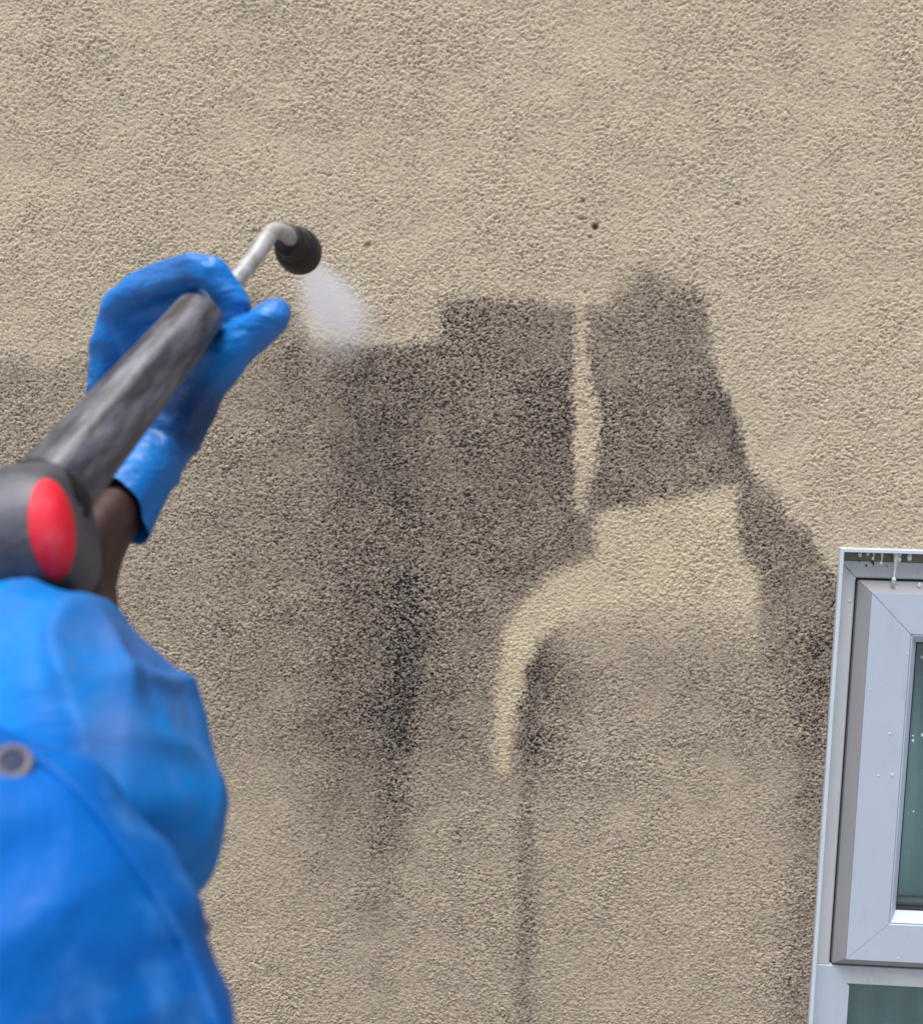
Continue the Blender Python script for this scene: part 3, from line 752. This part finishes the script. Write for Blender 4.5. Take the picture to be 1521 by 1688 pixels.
# nearer upper-arm part of the jacket
def upper_sleeve():
    edge_pts = [(-240, 1150), (-120, 1165), (-20, 1188), (60, 1212), (130, 1258), (185, 1320), (235, 1390), (285, 1462), (322, 1530), (350, 1598), (378, 1670), (405, 1760), (420, 1860), (425, 1980)]
    bm = bmesh.new(); rings = []; seg = 44
    k = interp_rows([(x, y) for x, y in edge_pts], 56)
    for i, (x, y) in enumerate(k):
        f = i / 55; ring = []
        # the cross-section starts at the outline and curves round away from and towards the camera
        qx, qy = x - 560 - 120 * f, y + 500 - 330 * f
        e = P(x, y, .345); far = P(qx, qy, .345)
        c = lerp(e, far, .5); ax_ = (e - far) / 2
        for j in range(seg):
            a_ = 2 * math.pi * j / seg
            ring.append(bm.verts.new(c + ax_ * math.cos(a_) + fwd * (.062 * math.sin(a_)) * (.55 + .45 * min(1, f * 3 + .3))))
        rings.append(ring)
    for i in range(len(rings) - 1):
        for j in range(seg): bm.faces.new((rings[i][j], rings[i][(j + 1) % seg], rings[i + 1][(j + 1) % seg], rings[i + 1][j]))
    bm.faces.new(rings[0][::-1]); bm.faces.new(rings[-1])
    me = from_bm(bm, 'upper_sleeve'); nor = [v.normal.copy() for v in me.vertices]
    for v, nn in zip(me.vertices, nor): v.co += nn * fold_b(v.co)
    o = put('upper_sleeve', me, M['jacket'], person); ss = o.modifiers.new('s', 'SUBSURF'); ss.levels = ss.render_levels = 2
    return o
us = upper_sleeve()
# jacket body with hood, trousers, boots: out of the picture, behind and left of the camera
voxel_body('jacket_body', chain([SH, TC + Vector((0, 0, 1.95)), TC + Vector((-.18, -.02, 1.95))], [.072, .1, .075]) + chain([TC + Vector((0, 0, 1.93)), TC + Vector((0, 0, 1.6)), TC + Vector((0, 0, 1.32))], [.145, .165, .175])
    + chain([TC + Vector((-.18, -.02, 1.95)), TC + Vector((-.27, .06, 1.71)), TC + Vector((-.19, .22, 1.765))], [.07, .062, .05]) + chain([lerp(EL, SH, .75), SH], [.055, .068]),
    [(TC + Vector((0, -.03, 2.25)), hx, (.105, .10, .145))], .007, M['jacket'], person, 6, lambda c, n: noise.noise(c * 12) * .008)
tr = []
for sx in (-.1, .1): tr += chain([TC + Vector((sx * .9, 0, 1.38)), TC + Vector((sx * 1.05, .02, .92)), TC + Vector((sx * 1.2, -.01, .52)), TC + Vector((sx * 1.2, -.02, .16))], [.125, .092, .082, .08])
voxel_body('trousers', tr, [], .008, M['trouser'], person, 5, lambda c, n: noise.noise(c * 14) * .006)
for sx in (-.12, .12):
    voxel_body('boot', chain([TC + Vector((sx, -.03, .2)), TC + Vector((sx, -.02, .06)), TC + Vector((sx, .14, .045))], [.055, .052, .045]), [], .006, M['boot'], person, 4)
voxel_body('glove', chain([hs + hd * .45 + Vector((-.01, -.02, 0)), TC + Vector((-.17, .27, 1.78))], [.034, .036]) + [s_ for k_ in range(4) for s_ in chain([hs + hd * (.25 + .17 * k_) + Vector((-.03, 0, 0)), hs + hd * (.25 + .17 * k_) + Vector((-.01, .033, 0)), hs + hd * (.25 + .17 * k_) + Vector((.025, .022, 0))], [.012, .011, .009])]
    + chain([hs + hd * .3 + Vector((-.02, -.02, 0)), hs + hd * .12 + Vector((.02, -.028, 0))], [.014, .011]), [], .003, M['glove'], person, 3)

# press stud and cord end on the jacket
def surface_hit(o, px, py):
    dg = bpy.context.evaluated_depsgraph_get(); dg.update()
    v = (fwd + RT * ((px - CX) / F) + UP * (-(py - CY) / F)).normalized()
    mi = o.matrix_world.inverted(); ok, loc, nr, _ = o.evaluated_get(dg).ray_cast(mi @ CAM, (mi.to_3x3() @ v).normalized())
    return (o.matrix_world @ loc, (o.matrix_world.to_3x3() @ nr).normalized()) if ok else (P(px, py, .33), -fwd)
bpy.context.view_layer.update()
# red oval plate lying on the curved side of the housing
bm = bmesh.new(); rings = []; NR = 40
for s_, hgt in [(1.03, -.004), (1.0, .0006), (.96, .0013), (.9, .0016), (.75, .0017), (.55, .0018), (.35, .0018), (.15, .0018)]:
    ring = []
    for k in range(NR):
        t_ = 2 * math.pi * k / NR; ex, ey = 37 * s_ * math.cos(t_), 83 * s_ * math.sin(t_)
        ca, sa = math.cos(R(-7)), math.sin(R(-7)); hit, hn_ = surface_hit(housing, 85 + ex * ca - ey * sa, 873 + ex * sa + ey * ca)
        ring.append(bm.verts.new(hit + hn_ * hgt))
    rings.append(ring)
for i in range(len(rings) - 1):
    for k in range(NR): bm.faces.new((rings[i][k], rings[i][(k + 1) % NR], rings[i + 1][(k + 1) % NR], rings[i + 1][k]))
bm.faces.new(rings[-1])
put('badge', from_bm(bm, 'badge'), M['red'], lance)
hem = []
for (x, y) in interp_rows([(-100, 1192), (-40, 1204), (20, 1222), (70, 1240), (130, 1284), (180, 1340), (228, 1408), (276, 1478), (312, 1545), (338, 1608), (362, 1672), (384, 1740)], 60):
    hp_, hn_ = surface_hit(us, x - 12, y + 10); hem.append(hp_ + hn_ * .0004)
for _ in range(6): hem = [hem[0]] + [(hem[i - 1] + hem[i] * 2 + hem[i + 1]) / 4 for i in range(1, len(hem) - 1)] + [hem[-1]]
tube('seam', hem, [.0022] * len(hem), M['jacket'], person, seg=12)
sc, sn = surface_hit(us, 20, 1260)
print('stud depth', (sc - CAM).dot(fwd), sn.dot(-fwd))
sn = (sn + (CAM - sc).normalized() * 1.2).normalized()
def ring_mesh(c, n, R_, r_, name, mat, parent, squash=1.0):
    bm = bmesh.new(); a = n.cross(Vector((0, 0, 1))).normalized(); b = n.cross(a).normalized(); rings = []
    for i in range(48):
        t = 2 * math.pi * i / 48; d = a * math.cos(t) + b * math.sin(t)
        rings.append([bm.verts.new(c + d * (R_ + r_ * math.cos(2 * math.pi * j / 12)) + n * (r_ * squash * math.sin(2 * math.pi * j / 12))) for j in range(12)])
    for i in range(48):
        for j in range(12): bm.faces.new((rings[i][j], rings[(i + 1) % 48][j], rings[(i + 1) % 48][(j + 1) % 12], rings[i][(j + 1) % 12]))
    return put(name, from_bm(bm, name), mat, parent)
ring_mesh(sc + sn * .0022, sn, .0055, .0014, 'eyelet', M['stud_ring'], person, .6)
a_ = sn.cross(Vector((0, 0, 1))).normalized(); b_ = sn.cross(a_).normalized()
oval('eyelet_hole', sc + sn * .0019, a_, b_, sn, .0050, .0050, .0002, M['stud_hole'], person, .0001, .006)
cp = P(318, 1508, .38)
tube('cord_end', [cp, P(330, 1522, .385), P(338, 1530, .39), P(341, 1533, .392)], [.0030, .0028, .0030, .0018], M['stud_ring'], person, seg=14)
voxel_body('cord_toggle', chain([P(328, 1524, .388), P(336, 1531, .390)], [.0030, .0026]), [], .0005, M['black'], person, 2)

# ------------------------------------------------------------------ spray of water
S0 = P(502, 424, .785); S1 = W(572, 546, -.006)
sx_ = (S1 - S0); L = sx_.length; sdn = sx_.normalized()
bm = bmesh.new(); a = sdn.cross(Vector((0, 0, 1))).normalized(); b = sdn.cross(a)
rings = []
for i in range(13):
    f = i / 12; r = .010 + .068 * f ** .9
    rings.append([bm.verts.new(Vector((a.x, a.y, a.z)) * (r * math.cos(k / 24 * 6.28318)) + b * (r * math.sin(k / 24 * 6.28318)) + sdn * (L * f)) for k in range(24)])
for i in range(12):
    for k in range(24): bm.faces.new((rings[i][k], rings[i][(k + 1) % 24], rings[i + 1][(k + 1) % 24], rings[i + 1][k]))
bm.faces.new(rings[0][::-1]); bm.faces.new(rings[-1])
# turn the mesh so that its own z runs along the jet
rotm = Matrix((a, b, sdn)).transposed(); inv = rotm.inverted()
for v in bm.verts: v.co = inv @ v.co
if rotm.determinant() < 0: print('mirror')
mt = bpy.data.materials.new('water_mist'); mt.use_nodes = True; t = mt.node_tree; t.nodes.clear()
class VM(Mat):
    def __init__(s, m): s.m = m; s.t = m.node_tree; s.tc = s.t.nodes.new('ShaderNodeTexCoord')
vm = VM(mt); out = vm.n('OutputMaterial'); pv = vm.n('VolumePrincipled'); vm.L(pv.outputs[0], out.inputs['Volume'])
pv.inputs['Color'].default_value = (.66, .66, .72, 1); pv.inputs['Anisotropy'].default_value = 0.0
sep = vm.n('SeparateXYZ'); vm.L(vm.tc.outputs['Object'], sep.inputs[0])
rx = vm.math('POWER', sep.outputs[0], 2); ry = vm.math('POWER', sep.outputs[1], 2); rr = vm.math('SQRT', vm.math('ADD', rx, ry))
R0 = vm.math('MULTIPLY_ADD', vm.math('POWER', vm.math('DIVIDE', sep.outputs[2], L), .9), .068, .010)
q1 = vm.math('SUBTRACT', 1.0, vm.math('DIVIDE', rr, R0), clamp=True)
q1 = vm.math('POWER', q1, 2.3)
ns = vm.noise(40, 3, .5, stretch=(1, 1, .2))
fallz = vm.math('SUBTRACT', 1.15, vm.math('DIVIDE', sep.outputs[2], L), clamp=True)
dn = vm.math('MULTIPLY', q1, vm.math('MULTIPLY_ADD', ns, 1.8, .0)); dn = vm.math('MULTIPLY', dn, vm.math('MULTIPLY', fallz, 40.0))
vm.L(dn, pv.inputs['Density'])
spray = put('water_spray', from_bm(bm, 'water_spray'), mt, None)
q_ = rotm.to_quaternion(); spray.rotation_mode = 'QUATERNION'; spray.rotation_quaternion = q_; spray.location = S0
tag(spray, 'white cone of water mist blown from the lance nozzle against the grimy wall', 'water spray', kind='stuff')

# loose droplets thrown off the jet
rd = random.Random(9); bm = bmesh.new()
for i in range(170):
    f = rd.random() ** .6; an = rd.uniform(0, 6.283); rr_ = (.012 + .085 * f) * rd.random() ** .5
    p = S0 + sdn * (L * f * .97) + (a * math.cos(an) + b * math.sin(an)) * rr_
    if p.y > -.012: continue
    bmesh.ops.create_icosphere(bm, subdivisions=1, radius=rd.uniform(.0003, .0010), matrix=Matrix.Translation(p))
dr = recentre(put('water_droplets', from_bm(bm, 'water_droplets'), M['water']))
tag(dr, 'fine loose droplets flying round the white water spray', 'water droplets', kind='stuff')
